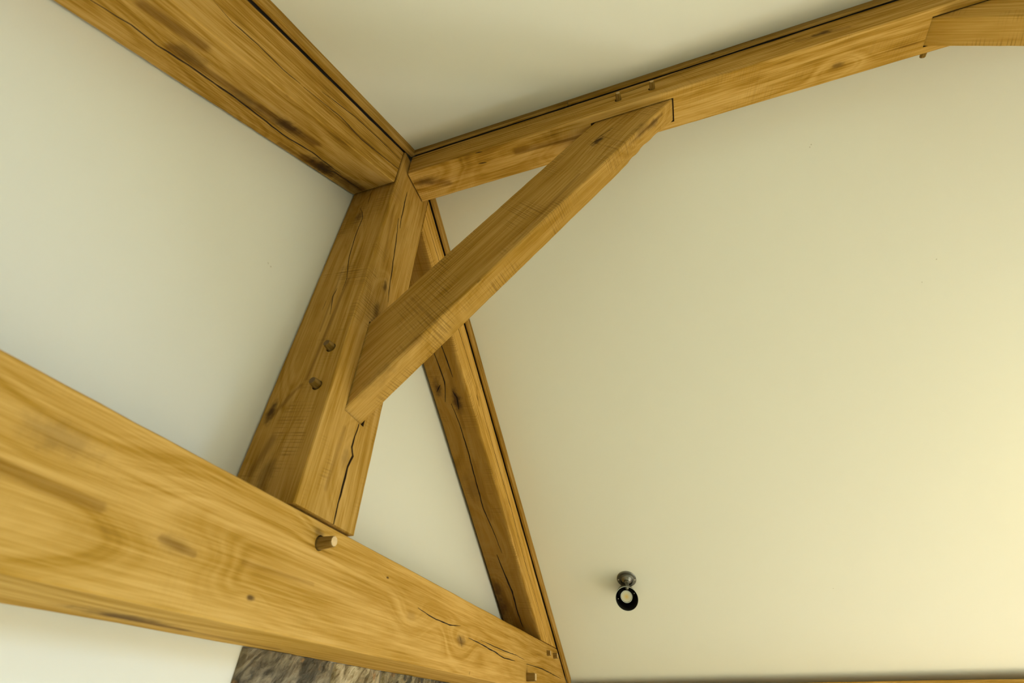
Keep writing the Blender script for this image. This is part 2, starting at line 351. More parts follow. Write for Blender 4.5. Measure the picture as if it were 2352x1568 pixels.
def beam_mesh(name, x0, x1, y0, y1, z0, z1, ch=0.003, n=40, sub=3, amp=0.0008, e0=(0, 0), e1=(0, 0), seed=0, wane=None):
    """Squared timber along local X. e0/e1 shear the ends: x += ey*y + ez*z."""
    ring = []
    def side(a, b):
        for k in range(sub + 1): ring.append((a[0] + (b[0] - a[0]) * k / sub, a[1] + (b[1] - a[1]) * k / sub))
    side((y0 + ch, z0), (y1 - ch, z0)); side((y1, z0 + ch), (y1, z1 - ch))
    side((y1 - ch, z1), (y0 + ch, z1)); side((y0, z1 - ch), (y0, z0 + ch))
    bm = bmesh.new(); rows = []
    for i in range(n + 1):
        u = i / n; row = []
        for (y, z) in ring:
            xa = x0 + e0[0] * y + e0[1] * z; xb = x1 + e1[0] * y + e1[1] * z
            x = xa + (xb - xa) * u
            q = Vector((x * 4 + seed * 7.3, y * 9, z * 9))
            dy = noise.noise(q) * amp; dz = noise.noise(q + Vector((31, 17, 5))) * amp
            # chamfered arrises wander a little more
            q2 = Vector((x * 22 + seed, y * 3, z * 3 + 9))
            corner = (abs(y - y0) < ch * 1.01 or abs(y - y1) < ch * 1.01) and (abs(z - z0) < ch * 1.01 or abs(z - z1) < ch * 1.01)
            if corner:
                cy = (y0 + y1) / 2; cz = (z0 + z1) / 2; g = (noise.noise(q2) + 0.1) * amp * 1.3
                dy -= math.copysign(g, y - cy); dz -= math.copysign(g, z - cz)
            yy, zz = y + dy, z + dz
            if wane: yy, zz = wane(x, yy, zz)
            row.append(bm.verts.new((x, yy, zz)))
        rows.append(row)
    k = len(ring)
    for i in range(n):
        for j in range(k):
            bm.faces.new((rows[i][j], rows[i][(j + 1) % k], rows[i + 1][(j + 1) % k], rows[i + 1][j]))
    bm.faces.new(rows[0][::-1]); bm.faces.new(rows[n])
    return to_mesh(bm, name)

def boolean(o, cutters):
    """Cut meshes (world space) out of o and apply at once; no helper objects stay behind."""
    bpy.context.view_layer.update()
    for me in cutters:
        c = bpy.data.objects.new('cutter', me); col.objects.link(c)
        md = o.modifiers.new('cut', 'BOOLEAN'); md.operation = 'DIFFERENCE'; md.object = c; md.solver = 'EXACT'
        try: md.material_mode = 'TRANSFER'
        except Exception: pass
        dg = bpy.context.evaluated_depsgraph_get()
        new = bpy.data.meshes.new_from_object(o.evaluated_get(dg))
        o.modifiers.remove(md)
        if len(new.polygons) > 50:
            old = o.data; o.data = new; bpy.data.meshes.remove(old)
        bpy.data.objects.remove(c, do_unlink=True); bpy.data.meshes.remove(me)

def wedge(pts, nrm, width, depth, seed):
    """A tapering V-shaped drying check following pts on a face with outward normal nrm."""
    rnd = random.Random(seed); nrm = Vector(nrm).normalized(); pts = [Vector(p) for p in pts]
    fine = []
    for a, b in zip(pts, pts[1:]):
        k = max(2, int((b - a).length / 0.022))
        for i in range(k): fine.append(a.lerp(b, i / k))
    fine.append(pts[-1]); N = len(fine)
    bm = bmesh.new(); rows = []
    for i, p in enumerate(fine):
        d = (fine[min(i + 1, N - 1)] - fine[max(i - 1, 0)]).normalized(); s = d.cross(nrm).normalized()
        t = i / (N - 1); wd = width * (0.12 + 0.88 * math.sin(math.pi * min(1, max(0, t * 0.94 + 0.03))) ** 0.6) * rnd.uniform(0.75, 1.15)
        p = p + s * rnd.uniform(-0.16, 0.16) * min(width, 0.005) * 1.3
        dd = depth * (0.35 + 0.65 * math.sin(math.pi * t))
        h = 0.006; g = wd / 2 * (1 + h / dd)
        rows.append([bm.verts.new(p + s * g + nrm * h), bm.verts.new(p - s * g + nrm * h), bm.verts.new(p - nrm * dd)])
    for i in range(N - 1):
        for j in range(3): bm.faces.new((rows[i][j], rows[i][(j + 1) % 3], rows[i + 1][(j + 1) % 3], rows[i + 1][j]))
    bm.faces.new(rows[0][::-1]); bm.faces.new(rows[-1])
    me = to_mesh(bm, 'check'); me.materials.append(CRACKM); return me
def boxcut(a, b, mat=None):
    bm = bmesh.new(); bmesh.ops.create_cube(bm, size=1)
    for v in bm.verts: v.co = Vector([a[i] + (b[i] - a[i]) * (v.co[i] + 0.5) for i in range(3)])
    me = to_mesh(bm, 'housing'); me.materials.append(mat or CRACKM); return me

NRM = {'post_left': (-1, 0, 0), 'post_front': (0, -1, 0), 'lraf_front': (0, -1, 0), 'lraf_bot': (S, 0, -1),
       'rraf_front': (0, -1, 0), 'rraf_bot': (-S, 0, -1), 'tie_front': (0, -1, 0), 'tie_bot': (0, 0, -1),
       'ridge_side': (-1, 0, 0), 'ridge_bot': (0, 0, -1), 'brace_left': (-1, 0, 0), 'brace_bot': (0, 1.127, -1.075)}
def cracks_of(pre):
    return [wedge(p, NRM[f], wd, max(0.012, wd * 3.2), i) for i, (f, wd, p) in enumerate(CRACKS) if f.startswith(pre)]
def streaks_of(pre, M):
    I = M.inverted()
    return [(tuple(I @ Vector(a)), tuple(I @ Vector(b)), w_, d) for (f, a, b, w_, d) in STREAKS if f.startswith(pre)]
def knots_of(pre, M):
    I = M.inverted()
    return [(tuple(I @ Vector(p)), r, d) for (f, p, r, d) in KNOTS if f.startswith(pre)]

def peg(name, parent, base, axis, r, length, mat, sides=10, taper=0.86, inset=0.03, lean=(0, 0, 0), end=None):
    """Draw-bore peg: tapered shaft, chamfered tip, end grain face."""
    axis = (Vector(axis).normalized() + Vector(lean)).normalized()
    up = Vector((0, 0, 1)) if abs(axis.z) < 0.9 else Vector((0, 1, 0))
    M = frame(base, axis, up); bm = bmesh.new(); rows = []
    a0 = math.pi / sides
    for (x, rr) in ((-inset, r * 1.02), (0, r), (length * 0.9, r * taper), (length, r * taper * 0.86)):
        rows.append([bm.verts.new((x, rr * math.cos(a0 + 2 * math.pi * k / sides), rr * math.sin(a0 + 2 * math.pi * k / sides))) for k in range(sides)])
    for i in range(3):
        for j in range(sides): bm.faces.new((rows[i][j], rows[i][(j + 1) % sides], rows[i + 1][(j + 1) % sides], rows[i + 1][j]))
    bm.faces.new(rows[0][::-1]); f = bm.faces.new(rows[3]); f.material_index = 1
    me = to_mesh(bm, name); me.materials.append(mat); me.materials.append(end or ENDM)
    return link(name, me, None, parent, M)
def pegcut(base, axis, r, depth):
    axis = Vector(axis).normalized(); up = Vector((0, 0, 1)) if abs(axis.z) < 0.9 else Vector((0, 1, 0))
    M = frame(base, axis, up); bm = bmesh.new(); rows = []
    for x in (-depth, 0.01):
        rows.append([bm.verts.new(M @ Vector((x, r * math.cos(2 * math.pi * k / 14), r * math.sin(2 * math.pi * k / 14)))) for k in range(14)])
    for j in range(14): bm.faces.new((rows[0][j], rows[0][(j + 1) % 14], rows[1][(j + 1) % 14], rows[1][j]))
    bm.faces.new(rows[0][::-1]); bm.faces.new(rows[1])
    me = to_mesh(bm, 'pegcut'); me.materials.append(CRACKM); return me

PEGM = oak('peg_oak', 9, 0.50, saw=0.2)
DARKEND = simple('weathered_peg_end', (0.13, 0.075, 0.02), 0.8, scale=150, var=0.3)  # darker end colour for the post pegs

# ------------------------------------------------------------------ the room shell
def panel(name, M, u, v, t, holes, mat, label, kind='structure'):
    """Flat slab in local XY, thickness t along +Z (away from the room), rectangular holes."""
    us = sorted({u[0], u[1], *[h[0] for h in holes], *[h[1] for h in holes]})
    vs = sorted({v[0], v[1], *[h[2] for h in holes], *[h[3] for h in holes]})
    bm = bmesh.new(); V = {}
    def vert(i, j, k):
        if (i, j, k) not in V: V[(i, j, k)] = bm.verts.new((us[i], vs[j], t * k))
        return V[(i, j, k)]
    def solid(i, j):
        if i < 0 or j < 0 or i >= len(us) - 1 or j >= len(vs) - 1: return False
        cx = (us[i] + us[i + 1]) / 2; cy = (vs[j] + vs[j + 1]) / 2
        return not any(h[0] < cx < h[1] and h[2] < cy < h[3] for h in holes)
    for i in range(len(us) - 1):
        for j in range(len(vs) - 1):
            if not solid(i, j): continue
            bm.faces.new((vert(i, j, 0), vert(i + 1, j, 0), vert(i + 1, j + 1, 0), vert(i, j + 1, 0)))
            bm.faces.new((vert(i, j + 1, 1), vert(i + 1, j + 1, 1), vert(i + 1, j, 1), vert(i, j, 1)))
            for (di, dj, a, b) in ((-1, 0, (i, j), (i, j + 1)), (1, 0, (i + 1, j), (i + 1, j + 1)), (0, -1, (i, j), (i + 1, j)), (0, 1, (i, j + 1), (i + 1, j + 1))):
                if not solid(i + di, j + dj): bm.faces.new((vert(*a, 0), vert(*b, 0), vert(*b, 1), vert(*a, 1)))
    o = link(name, to_mesh(bm, name), mat, None, M)
    return tag(o, label, kind=kind)

def window(name, M, h, label, bars=1, rows_=1):
    """Oak frame, mullions and thin glass filling the opening h of a wall panel."""
    e = bpy.data.objects.new(name, None); col.objects.link(e); e.matrix_world = M @ Matrix.Translation((h[0], h[2], 0))
    tag(e, label, kind='structure'); W, H = h[1] - h[0], h[3] - h[2]
    def bar(nm, a, b, c, d, m=FRAMEM, z0=0.03, z1=0.09):
        bm = bmesh.new(); bmesh.ops.create_cube(bm, size=1)
        for v in bm.verts: v.co = Vector((a + (b - a) * (v.co.x + .5), c + (d - c) * (v.co.y + .5), z0 + (z1 - z0) * (v.co.z + .5)))
        o = bpy.data.objects.new(nm, to_mesh(bm, nm)); o.data.materials.append(m); col.objects.link(o); o.parent = e
    f = 0.06
    bar('frame_rail', 0, W, 0, f); bar('frame_rail', 0, W, H - f, H); bar('frame_stile', 0, f, f, H - f); bar('frame_stile', W - f, W, f, H - f)
    for k in range(1, bars): bar('mullion', W * k / bars - .025, W * k / bars + .025, f, H - f)
    for i in range(bars): bar('pane', max(f, W * i / bars + .025), min(W - f, W * (i + 1) / bars - .025), f, H - f, GLASS, 0.055, 0.061)
    return e
g = NT('window_glass'); tr = g.n('ShaderNodeBsdfTransparent'); mx = g.n('ShaderNodeMixShader')
g.b.inputs['Base Color'].default_value = (0.9, 0.95, 0.95, 1); g.b.inputs['Roughness'].default_value = 0.02
mx.inputs[0].default_value = 0.1; g.l(tr.outputs[0], mx.inputs[1]); g.l(g.b.outputs[0], mx.inputs[2]); g.l(mx.outputs[0], g.out.inputs[0])
GLASS = g.m

ZE = ZP - S * EAVE_X
PCOL = (0.76, 0.762, 0.665)
PLASTER_G = plaster('gable_plaster', PCOL, [(p, 0.004, 0.35) for p in GABLE_MARKS])
# gable wall, extruded pentagon
def gable(name, y, t, label, hole=None):
    pts = [(-EAVE_X, FLOOR_Z), (EAVE_X, FLOOR_Z), (EAVE_X, ZE), (0, ZP), (-EAVE_X, ZE)]
    bm = bmesh.new(); a = [bm.verts.new((x, 0, z)) for x, z in pts]; b = [bm.verts.new((x, t, z)) for x, z in pts]
    bm.faces.new(a); bm.faces.new(b[::-1])
    for i in range(5): bm.faces.new((a[i], b[i], b[(i + 1) % 5], a[(i + 1) % 5]))
    o = link(name, to_mesh(bm, name), PLASTER_G, None, Matrix.Translation((0, y, 0)))
    return tag(o, label, kind='structure')
gable('wall_back', 0.0, 0.2, 'cream plastered gable wall behind the oak truss')
def roofM(sg):   # local X: up the slope, local Y along the room, local Z outwards
    x = Vector((-sg * 1, 0, S)).normalized(); z = Vector((sg * S, 0, 1)).normalized()
    return frame((sg * EAVE_X, 0, ZE), x, z)
LS = EAVE_X / CA
MR, ML = roofM(1), roofM(-1)
# local Y of the right slope points to +y or -y depending on handedness
def vr(M, a, b):
    s = M.col[1][1]; return tuple(sorted((a * s, b * s)))
qh = [(EAVE_X - 2.15) / CA, (EAVE_X - 1.25) / CA]; qv = vr(MR, -4.30, -3.20)
panel('ceiling_right', MR, (-0.1, LS + 0.06), vr(MR, 0.2, ROOM_Y - 0.15), 0.12, [(qh[0], qh[1], qv[0], qv[1])], plaster('slope_plaster', PCOL, [(tuple(MR.inverted() @ Vector(p)), 0.0028, 0.6) for p in PLASTER_MARKS]), 'cream plastered right-hand roof slope with the spotlight')
rh = [(EAVE_X - 2.15) / CA, (EAVE_X - 1.25) / CA]; rv = vr(ML, -2.45, -1.45)
panel('ceiling_left', ML, (-0.1, LS + 0.06), vr(ML, 0.2, ROOM_Y - 0.15), 0.12, [(rh[0], rh[1], rv[0], rv[1])], PLASTER, 'cream plastered left-hand roof slope above the ridge beam')
window('window_2', ML, (rh[0], rh[1], rv[0], rv[1]), 'rooflight in the left roof slope')
window('window_5', MR, (qh[0], qh[1], qv[0], qv[1]), 'rooflight in the right roof slope beyond the next truss')
ME = frame((0, ROOM_Y, FLOOR_Z), (1, 0, 0), (0, -1, 0))
# end wall: rectangular lower part with the big window, triangular head above
sgn = ME.col[1][2]
def ev(a, b): return tuple(sorted(((a - FLOOR_Z) * sgn, (b - FLOOR_Z) * sgn)))
hv = ev(-0.20, 0.70); full = ev(FLOOR_Z, ZP)
panel('wall_front', ME, (-EAVE_X, EAVE_X), full, 0.15, [(-0.25, 1.45, hv[0], hv[1])], PLASTER, 'far end gable wall with a high window')
window('window_1', ME, (-0.25, 1.45, hv[0], hv[1]), 'high window in the far end gable', bars=2)
MLW = frame((-EAVE_X, 0, FLOOR_Z), (0, 1, 0), (-1, 0, 0)); s2 = MLW.col[1][2]
def lv(a, b): return tuple(sorted(((a - FLOOR_Z) * s2, (b - FLOOR_Z) * s2)))
lw = lv(-1.78, -0.72)
panel('wall_left', MLW, (ROOM_Y, 0), lv(FLOOR_Z, ZE), 0.15, [], LOWBOUNCE, 'oak boarded low left side wall under the eaves')
MRW = frame((EAVE_X, 0, FLOOR_Z), (0, 1, 0), (1, 0, 0)); s3 = MRW.col[1][2]
rw = tuple(sorted(((z - FLOOR_Z) * s3 for z in (-1.9, -0.5))))
panel('wall_right', MRW, (ROOM_Y, 0), tuple(sorted((0, (ZE - FLOOR_Z) * s3))), 0.15, [(-4.65, -2.25, rw[0], rw[1]), (-2.05, -0.65, rw[0], rw[1])], PLASTER, 'low right side wall under the eaves')
window('window_3', MRW, (-4.65, -2.25, rw[0], rw[1]), 'glazed doors in the right wall', bars=3)
window('window_4', MRW, (-2.05, -0.65, rw[0], rw[1]), 'casement window in the right wall near the gable', bars=2)
# boarded floor
ft = NT('oak_floorboards'); FP = ft.n('ShaderNodeTexCoord').outputs['Object']
fn = ft.noise(ft.vm('MULTIPLY', FP, (9, 0.8, 1)), 1.5, 4)
ft.l(ft.mix(fn, (0.49, 0.405, 0.235), (0.61, 0.51, 0.31)), ft.b.inputs['Base Color']); ft.b.inputs['Roughness'].default_value = 0.5
fl = bpy.data.objects.new('floor', None); col.objects.link(fl); fl.matrix_world = Matrix.Translation((0, 0, FLOOR_Z))
tag(fl, 'wide oak floorboards', kind='structure')
bm = bmesh.new(); bmesh.ops.create_cube(bm, size=1); nb = 26; bw = 2 * EAVE_X / nb
for v in bm.verts: v.co = Vector((v.co.x * (bw - .003), v.co.y * -ROOM_Y, v.co.z * .02))
fm = to_mesh(bm, 'floorboard'); fm.materials.append(ft.m)
for i in range(nb):
    o = bpy.data.objects.new('floorboard', fm); col.objects.link(o); o.parent = fl; o.location = (-EAVE_X + bw * (i + .5), ROOM_Y / 2, -.01)

# ------------------------------------------------------------------ tie beam
def end_tag(o): return o
te = empty('tie_beam', (0, -DT / 2, -HT), 'long pale oak tie beam crossing the lower left of the gable', 'beam')
MT = Matrix.Translation((0, 0, 0))
mt = oak('oak_tie_beam', 1, 1.10, knots_of('tie', MT), streaks=streaks_of('tie', MT), saw=0.10, pith=(-0.02, -0.16), fig=0.85, blotch=0.22, grain=0.62)
slope_end = (HR + Z0) / S
bt = link('timber', beam_mesh('tie_timber', -2.58, slope_end + 0.0, -DT, -0.004, -HT, 0.0, n=90, e1=(0, -1 / S), seed=1), mt, te, MT)
boolean(bt, cracks_of('tie_f') + [pegcut((0.001, -DT, -0.043), (0, -1, 0), 0.0165, 0.02)])
peg('peg', te, (0.003, -DT, -0.043), (0, -1, 0), 0.0145, 0.036, PEGM, lean=(0.0, 0, 0.03))
for (x, z, r, L) in ((2.040, -0.044, 0.0165, 0.020), (2.185, -0.042, 0.0185, 0.024), (1.640, -0.177, 0.0225, 0.042)):
    peg('peg', te, (x, -DT, z), (0, -1, 0), r, L, PEGM, sides=4, taper=0.93)

# ------------------------------------------------------------------ king post
pe = empty('king_post', (0, -DP / 2, 0.0), 'upright oak king post standing on the tie beam, two pegs in its side', 'post')
MPO = frame((0, 0, 0), (0, 0, 1), (0, -1, 0))      # local X up, local Z towards the room, local Y = z x x
mp = oak('oak_king_post', 2, 0.95, knots_of('post', MPO), streaks=streaks_of('post', MPO), saw=1.35, pith=(0.02, 0.06), fig=0.8, blotch=0.55, grain=0.65)
def post_mesh(nm): return beam_mesh(nm, 0.006, 1.519, -HP, HP, 0.004, DP, n=60, seed=2)
bp = link('timber', post_mesh('post_timber'), mp, pe, MPO)
boolean(bp, cracks_of('post') + [boxcut((-0.0435, -DP - .01, 0.2755), (0.0475, -DP + .012, 0.594))] + [pegcut((-HP, y - 0.003, z - 0.004), (-1, 0, 0), 0.0145, 0.018) for z, y in ((0.4466, -0.1514), (0.3211, -0.1478))])
for z, y in ((0.4466, -0.1514), (0.3211, -0.1478)):
    peg('peg', pe, (-HP, y, z), (-1, 0, 0), 0.0125, 0.019, PEGM, end=DARKEND)

# ------------------------------------------------------------------ principal rafters
def raf_frame(sg):
    x = Vector((sg, 0, -S)).normalized(); z = Vector((sg * S, 0, 1)).normalized()
    return frame((0, 0, Z0), x, z)                 # local X down the slope, local Z outwards
RS = -raf_frame(1).col[1][1]
def rafter(sg, name, label, mat_args, pre, gap):
    M = raf_frame(sg); hz = HR * CA
    ys = M.col[1][1]                                # +1 or -1: local Y towards or from gable
    ya, yb = sorted((-DR * ys, -gap * ys))
    # plumb cut against the post: world x = HP ; level cut on the tie: world z = 0.003
    # world x = sg*(X*CA + Z*sinA), world z = Z0 - X*sinA + Z*CA
    sA = math.sin(ANG)
    xs = (HP + 0.006) / CA; es = -sA / CA
    xe = (Z0 - 0.003) / sA; ee = CA / sA
    me = beam_mesh(name + '_timber', xs, xe, ya, yb, 0, hz, n=70, e0=(0, es), e1=(0, ee), seed=3 + sg)
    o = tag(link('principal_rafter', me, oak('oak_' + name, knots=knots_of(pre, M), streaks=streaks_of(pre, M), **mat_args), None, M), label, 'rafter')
    boolean(o, cracks_of(pre))
    return o
RAFTERS = {}
RAFTERS[-1] = rafter(-1, 'rafter_over_tie', 'oak principal rafter rising from the upper left down past the king post head', dict(seed=4, tone=0.97, saw=0.15, pith=(0.05, -0.05), fig=0.8, blotch=0.85), 'lraf', 0.006)
RAFTERS[1] = rafter(1, 'rafter_behind_post', 'oak principal rafter running down behind the brace to the tie beam end', dict(seed=5, tone=1.32, saw=1.2, pith=(-0.04, 0.2), fig=0.8, blotch=0.4, grain=0.65, line_dark=(0.05 * RS, -0.005, 0.118, 0.155, 0.76)), 'rraf', 0.013)

# cover boards lying on the rafters, standing proud of them
def cover(sg, label):
    M = raf_frame(sg); ys = M.col[1][1]; hz = HR * CA; th = (ZP - Z0 - HR) * CA
    ya, yb = sorted((-DB * ys, -(DR + 0.0032) * ys)); sA = math.sin(ANG)
    xs = (WR + 0.006) / CA; es = -sA / CA; xe = (EAVE_X - 0.08) / CA
    me = beam_mesh('cover_board', xs, xe, ya, yb, hz + 0.002, hz + th + 0.004, ch=0.004, n=60, amp=0.0006, e0=(0, es), e1=(0, es), seed=11 + sg)
    kn = [] if sg > 0 else [((0.98, ya + .01, hz + .02), 0.03, 0.5), ((0.93, ya, hz + .03), 0.008, 0.8)]
    o = link('cover_board', me, oak('oak_cover_%s' % ('right' if sg > 0 else 'left'), 12 + sg, 0.85, kn, saw=0.1, blotch=0.6), None, M)
    # added dark filler on the rafter back, standing in for shade in the gap
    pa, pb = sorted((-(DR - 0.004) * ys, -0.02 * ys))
    link('packer', beam_mesh('packer', xs + 0.03, xe - 0.05, pa, pb, hz + 0.003, hz + th - 0.003, ch=0.001, n=4, amp=0, e0=(0, es), e1=(0, es)), GAPSHADE, RAFTERS[sg], M)
    return tag(o, label, 'cover board')
cover(-1, 'oak cover board between the upper left rafter and the plaster')
cover(1, 'oak cover board between the rafter behind the brace and the right plaster slope')

# ------------------------------------------------------------------ ridge beam
re_ = empty('ridge_beam', (0, -3.0, ZRB), 'oak ridge beam running to the upper right under the roof apex', 'beam')
MRB = frame((0, 0, 0), (0, -1, 0), (0, 0, 1))     # local X along -y, Z up, local Y = +x
mr = oak('oak_ridge_beam', 6, 1.05, knots_of('ridge', MRB), streaks=streaks_of('ridge', MRB), saw=0.35, pith=(0.02, 1.66), fig=1.15, blotch=0.45)
rb = link('timber', beam_mesh('ridge_timber', DP + 0.006, -ROOM_Y - 0.01, -WR, WR, ZRB, ZRT, n=120, seed=6), mr, re_, MRB)
BY2 = -3.372     # mirror line: second bay post face
H1 = boxcut((-0.0435, -1.2785, ZRB - .01), (0.0455, -0.972, ZRB + .012))
H2 = boxcut((-0.0445, -2.400, ZRB - .01), (0.0470, -2.096, ZRB + .012))
boolean(rb, cracks_of('ridge') + [H1, H2] + [pegcut((-WR, y + .002, z - .001), (-1, 0, 0), 0.0125, 0.02) for (y, z) in ((-1.0915, 1.474), (-1.2177, 1.479))])
for (y, z) in ((-1.0915, 1.474), (-1.2177, 1.479)):
    peg('peg', re_, (-WR, y, z), (-1, 0, 0), 0.0105, 0.026, PEGM)
peg('peg', re_, (WR, -2.125, 1.444), (1, 0, 0), 0.0105, 0.026, PEGM)
peg('peg', re_, (WR, -2.245, 1.474), (1, 0, 0), 0.0105, 0.026, PEGM)
# cover strips along the ridge, butt-jointed in the left hand run
PRX = 0.0126
def strip(sg, y0, y1, label, seed):
    x0, x1 = sorted((sg * (WR + 0.0022), sg * (WR + PRX)))
    M = frame((0, 0, 0), (0, -1, 0), (0, 0, 1)); ys = M.col[1][0]
    a, b = sorted((x0 * ys, x1 * ys))
    o = link('cover_strip', beam_mesh('cover_strip', -y0, -y1, a, b, ZRT + 0.001, 1.5885, ch=0.002, n=40, amp=0.0005, seed=seed), oak('oak_strip_%d' % seed, seed, 0.72, [((1.46, a, 1.575), .006, .9), ((1.60, a, 1.58), .006, .8)], saw=0.1, blotch=0.8), None, M)
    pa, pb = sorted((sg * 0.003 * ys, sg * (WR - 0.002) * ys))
    link('packer', beam_mesh('ridge_packer', -y0 + 0.01, -y1 - 0.01, pa, pb, ZRT + 0.003, 1.588, ch=0.001, n=4, amp=0), GAPSHADE, re_, M)  # added dark filler, blackens the strip joint as shade would
    return tag(o, label, 'cover strip')
strip(-1, -0.205, -0.9010, 'short oak cover strip along the ridge beam nearest the gable', 21)
strip(-1, -0.9023, ROOM_Y + 0.05, 'long oak cover strip along the left top edge of the ridge beam', 22)
strip(1, -0.205, ROOM_Y + 0.05, 'oak cover strip along the right top edge of the ridge beam', 23)

# ------------------------------------------------------------------ braces
BD = Vector((0, -1.075, 1.1276)).normalized()
def brace_frame(sg, yface):
    # sg=+1: foot on the gable post rising into the room; -1: mirrored
    d = Vector((0, BD.y * sg, BD.z)); n = Vector((0, -BD.z * sg, -BD.y * 1)) ; n = Vector((0, -abs(BD.z) * sg, -abs(BD.y)))
    return frame((0, yface, 0.286), d, n)           # local Z = outward (lower) face normal
def brace(sg, yface, label, seed, kn, waney):
    M = brace_frame(sg, yface)
    ys = M.col[1][0]
    depth = 0.305 * abs(BD.y)
    # foot plane: world y = yface + 0.005*sg ; world y = yface + X*d.y + Z*n.y
    d = Vector(M.col[0][:3]); n = Vector(M.col[2][:3])
    xs = 0.005 * sg / d.y; es = -n.y / d.y
    xe = (ZRB + 0.005 - 0.286) / d.z; ee = -n.z / d.z
    ya, yb = sorted((-0.0405 * ys, 0.0445 * ys))
    def wane(x, y, z):
        if not waney: return y, z
        wx = y * ys
        f = max(0, min(1, (x - 1.20) / 0.15)) * max(0, min(1, (1.53 - x) / 0.06))
        if wx > 0.005 and z > -0.01:
            k = (wx - 0.005) / 0.04 * f
            z -= 0.010 * k * (1 + 0.8 * noise.noise(Vector((x * 28, wx * 30, 3))))
        return y, z
    o = link('brace', beam_mesh('brace_timber', xs, xe, ya, yb, -depth, 0, n=80, sub=5, e0=(0, es), e1=(0, ee), seed=seed, wane=wane),
             oak('oak_brace_%d' % seed, seed, 0.92 if waney else 1.12, [(tuple(M.inverted() @ Vector(p)), r, dk) for (f, p, r, dk) in kn], streaks=streaks_of('brace', M) if waney else (), saw=1.25, pith=(0.01, -0.3), fig=0.7, blotch=0.4, grain=0.6), None, M)
    return tag(o, label, 'brace')
b1 = brace(1, -0.195, 'diagonal oak brace rising from the king post front to the ridge beam', 7, [k for k in KNOTS if k[0].startswith('brace')], True)
boolean(b1, cracks_of('brace'))
brace(-1, -3.175, 'second oak brace meeting the ridge beam in the upper right corner', 8, [], False)
# the next truss of the room, just beyond the picture
pe2 = empty('king_post', (0, -3.27, 0), 'oak king post of the next truss outside the picture', 'post')
link('timber', post_mesh('post_timber_far'), mp, pe2, Matrix.Translation((0, -3.378, 0)) @ Matrix.Rotation(math.pi, 4, 'Z') @ MPO)
te2 = empty('tie_beam', (0, -3.27, -HT), 'oak tie beam of the next truss outside the picture', 'beam')
link('timber', beam_mesh('tie_timber_far', -2.58, slope_end, -DT, -0.004, -HT, 0.0, n=20, e1=(0, -1 / S), seed=1), mt, te2, Matrix.Translation((0, -3.175, 0)))

# ------------------------------------------------------------------ wall plate at the right eaves
tag(link('wall_plate', beam_mesh('plate_timber', 0.23, -ROOM_Y - 0.05, -0.06, 0.05, -0.40, -0.1655, n=60, ch=0.004, seed=14), oak('oak_wall_plate', 14, 1.0, saw=0.2), None, frame((2.565, 0, 0), (0, -1, 0), (0, 0, 1))), 'oak wall plate along the foot of the right roof slope', 'beam')

# ------------------------------------------------------------------ stone chimney breast under the tie beam
ce = empty('chimney_breast', (0.9, -0.006, FLOOR_Z), 'rough rubble stone chimney breast under the tie beam', 'chimney')
def stone_mat(nm, c1, c2, c3, seed):
    t = NT(nm); P = t.vm('ADD', t.n('ShaderNodeTexCoord').outputs['Object'], (seed * 2.3, seed, seed * 1.7))
    R = t.n('ShaderNodeVectorRotate'); R.rotation_type = 'Y_AXIS'; t.l(P, R.inputs['Vector']); R.inputs['Angle'].default_value = 0.85
    q = t.vm('MULTIPLY', R.outputs[0], (11, 30, 30)); a = t.noise(q, 1.0, 5, 0.65, 0.6); b = t.noise(P, 14, 4, 0.6)
    c = t.ramp(a, [(0.40, c1), (0.52, c2), (0.66, c3)])
    c = t.mix(t.rng(b, 0.56, 0.70), c, (0.40, 0.22, 0.07))
    c = t.mix(t.rng(t.noise(P, 22, 3), 0.60, 0.72), c, (0.06, 0.055, 0.035))
    t.l(c, t.b.inputs['Base Color']); t.b.inputs['Roughness'].default_value = 0.92
    t.bump(t.math('ADD', a, t.math('MULTIPLY', b, 0.6)), 1.0, 0.012)
    return t.m
SM = [stone_mat('grey_brown_stone', (0.055, 0.045, 0.025), (0.17, 0.14, 0.085), (0.32, 0.27, 0.17), 1),
      stone_mat('buff_stone', (0.16, 0.12, 0.05), (0.42, 0.35, 0.20), (0.62, 0.54, 0.35), 2),
      stone_mat('olive_stone', (0.08, 0.065, 0.03), (0.24, 0.20, 0.105), (0.42, 0.36, 0.21), 3)]
def stone(x0, x1, z0, z1, mi, seed, top=False):
    nx, nz = max(4, int((x1 - x0) / 0.011)), max(3, int((z1 - z0) / 0.011))
    bm = bmesh.new(); rows = []
    for j in range(nz + 1):
        row = []
        for i in range(nx + 1):
            u, v = i / nx, j / nz; x = x0 + (x1 - x0) * u; z = z0 + (z1 - z0) * v
            q = Vector((x * 9 + seed * 5, z * 14 + x * 8, seed)); q2 = Vector((x * 34 + z * 30, z * 40 - x * 12, seed * 3))
            edge = min(min(u, 1 - u) * (x1 - x0), (v if top else min(v, 1 - v)) * (z1 - z0))
            f = min(1, edge / 0.012)
            y = -0.002 - f * (0.006 + 0.009 * (noise.noise(q) + 0.4) + 0.006 * noise.noise(q2))
            row.append(bm.verts.new((x, y, z)))
        rows.append(row)
    for j in range(nz):
        for i in range(nx): bm.faces.new((rows[j][i], rows[j][i + 1], rows[j + 1][i + 1], rows[j + 1][i]))
    ret = bmesh.ops.extrude_edge_only(bm, edges=[e for e in bm.edges if e.is_boundary])
    for v in [q for q in ret['geom'] if isinstance(q, bmesh.types.BMVert)]: v.co.y = -0.0003
    bmesh.ops.contextual_create(bm, geom=[e for e in bm.edges if e.is_boundary])
    me = to_mesh(bm, 'stone'); me.materials.append(SM[mi])
    link('stone', me, None, ce, Matrix.Identity(4))
rnd = random.Random(4)
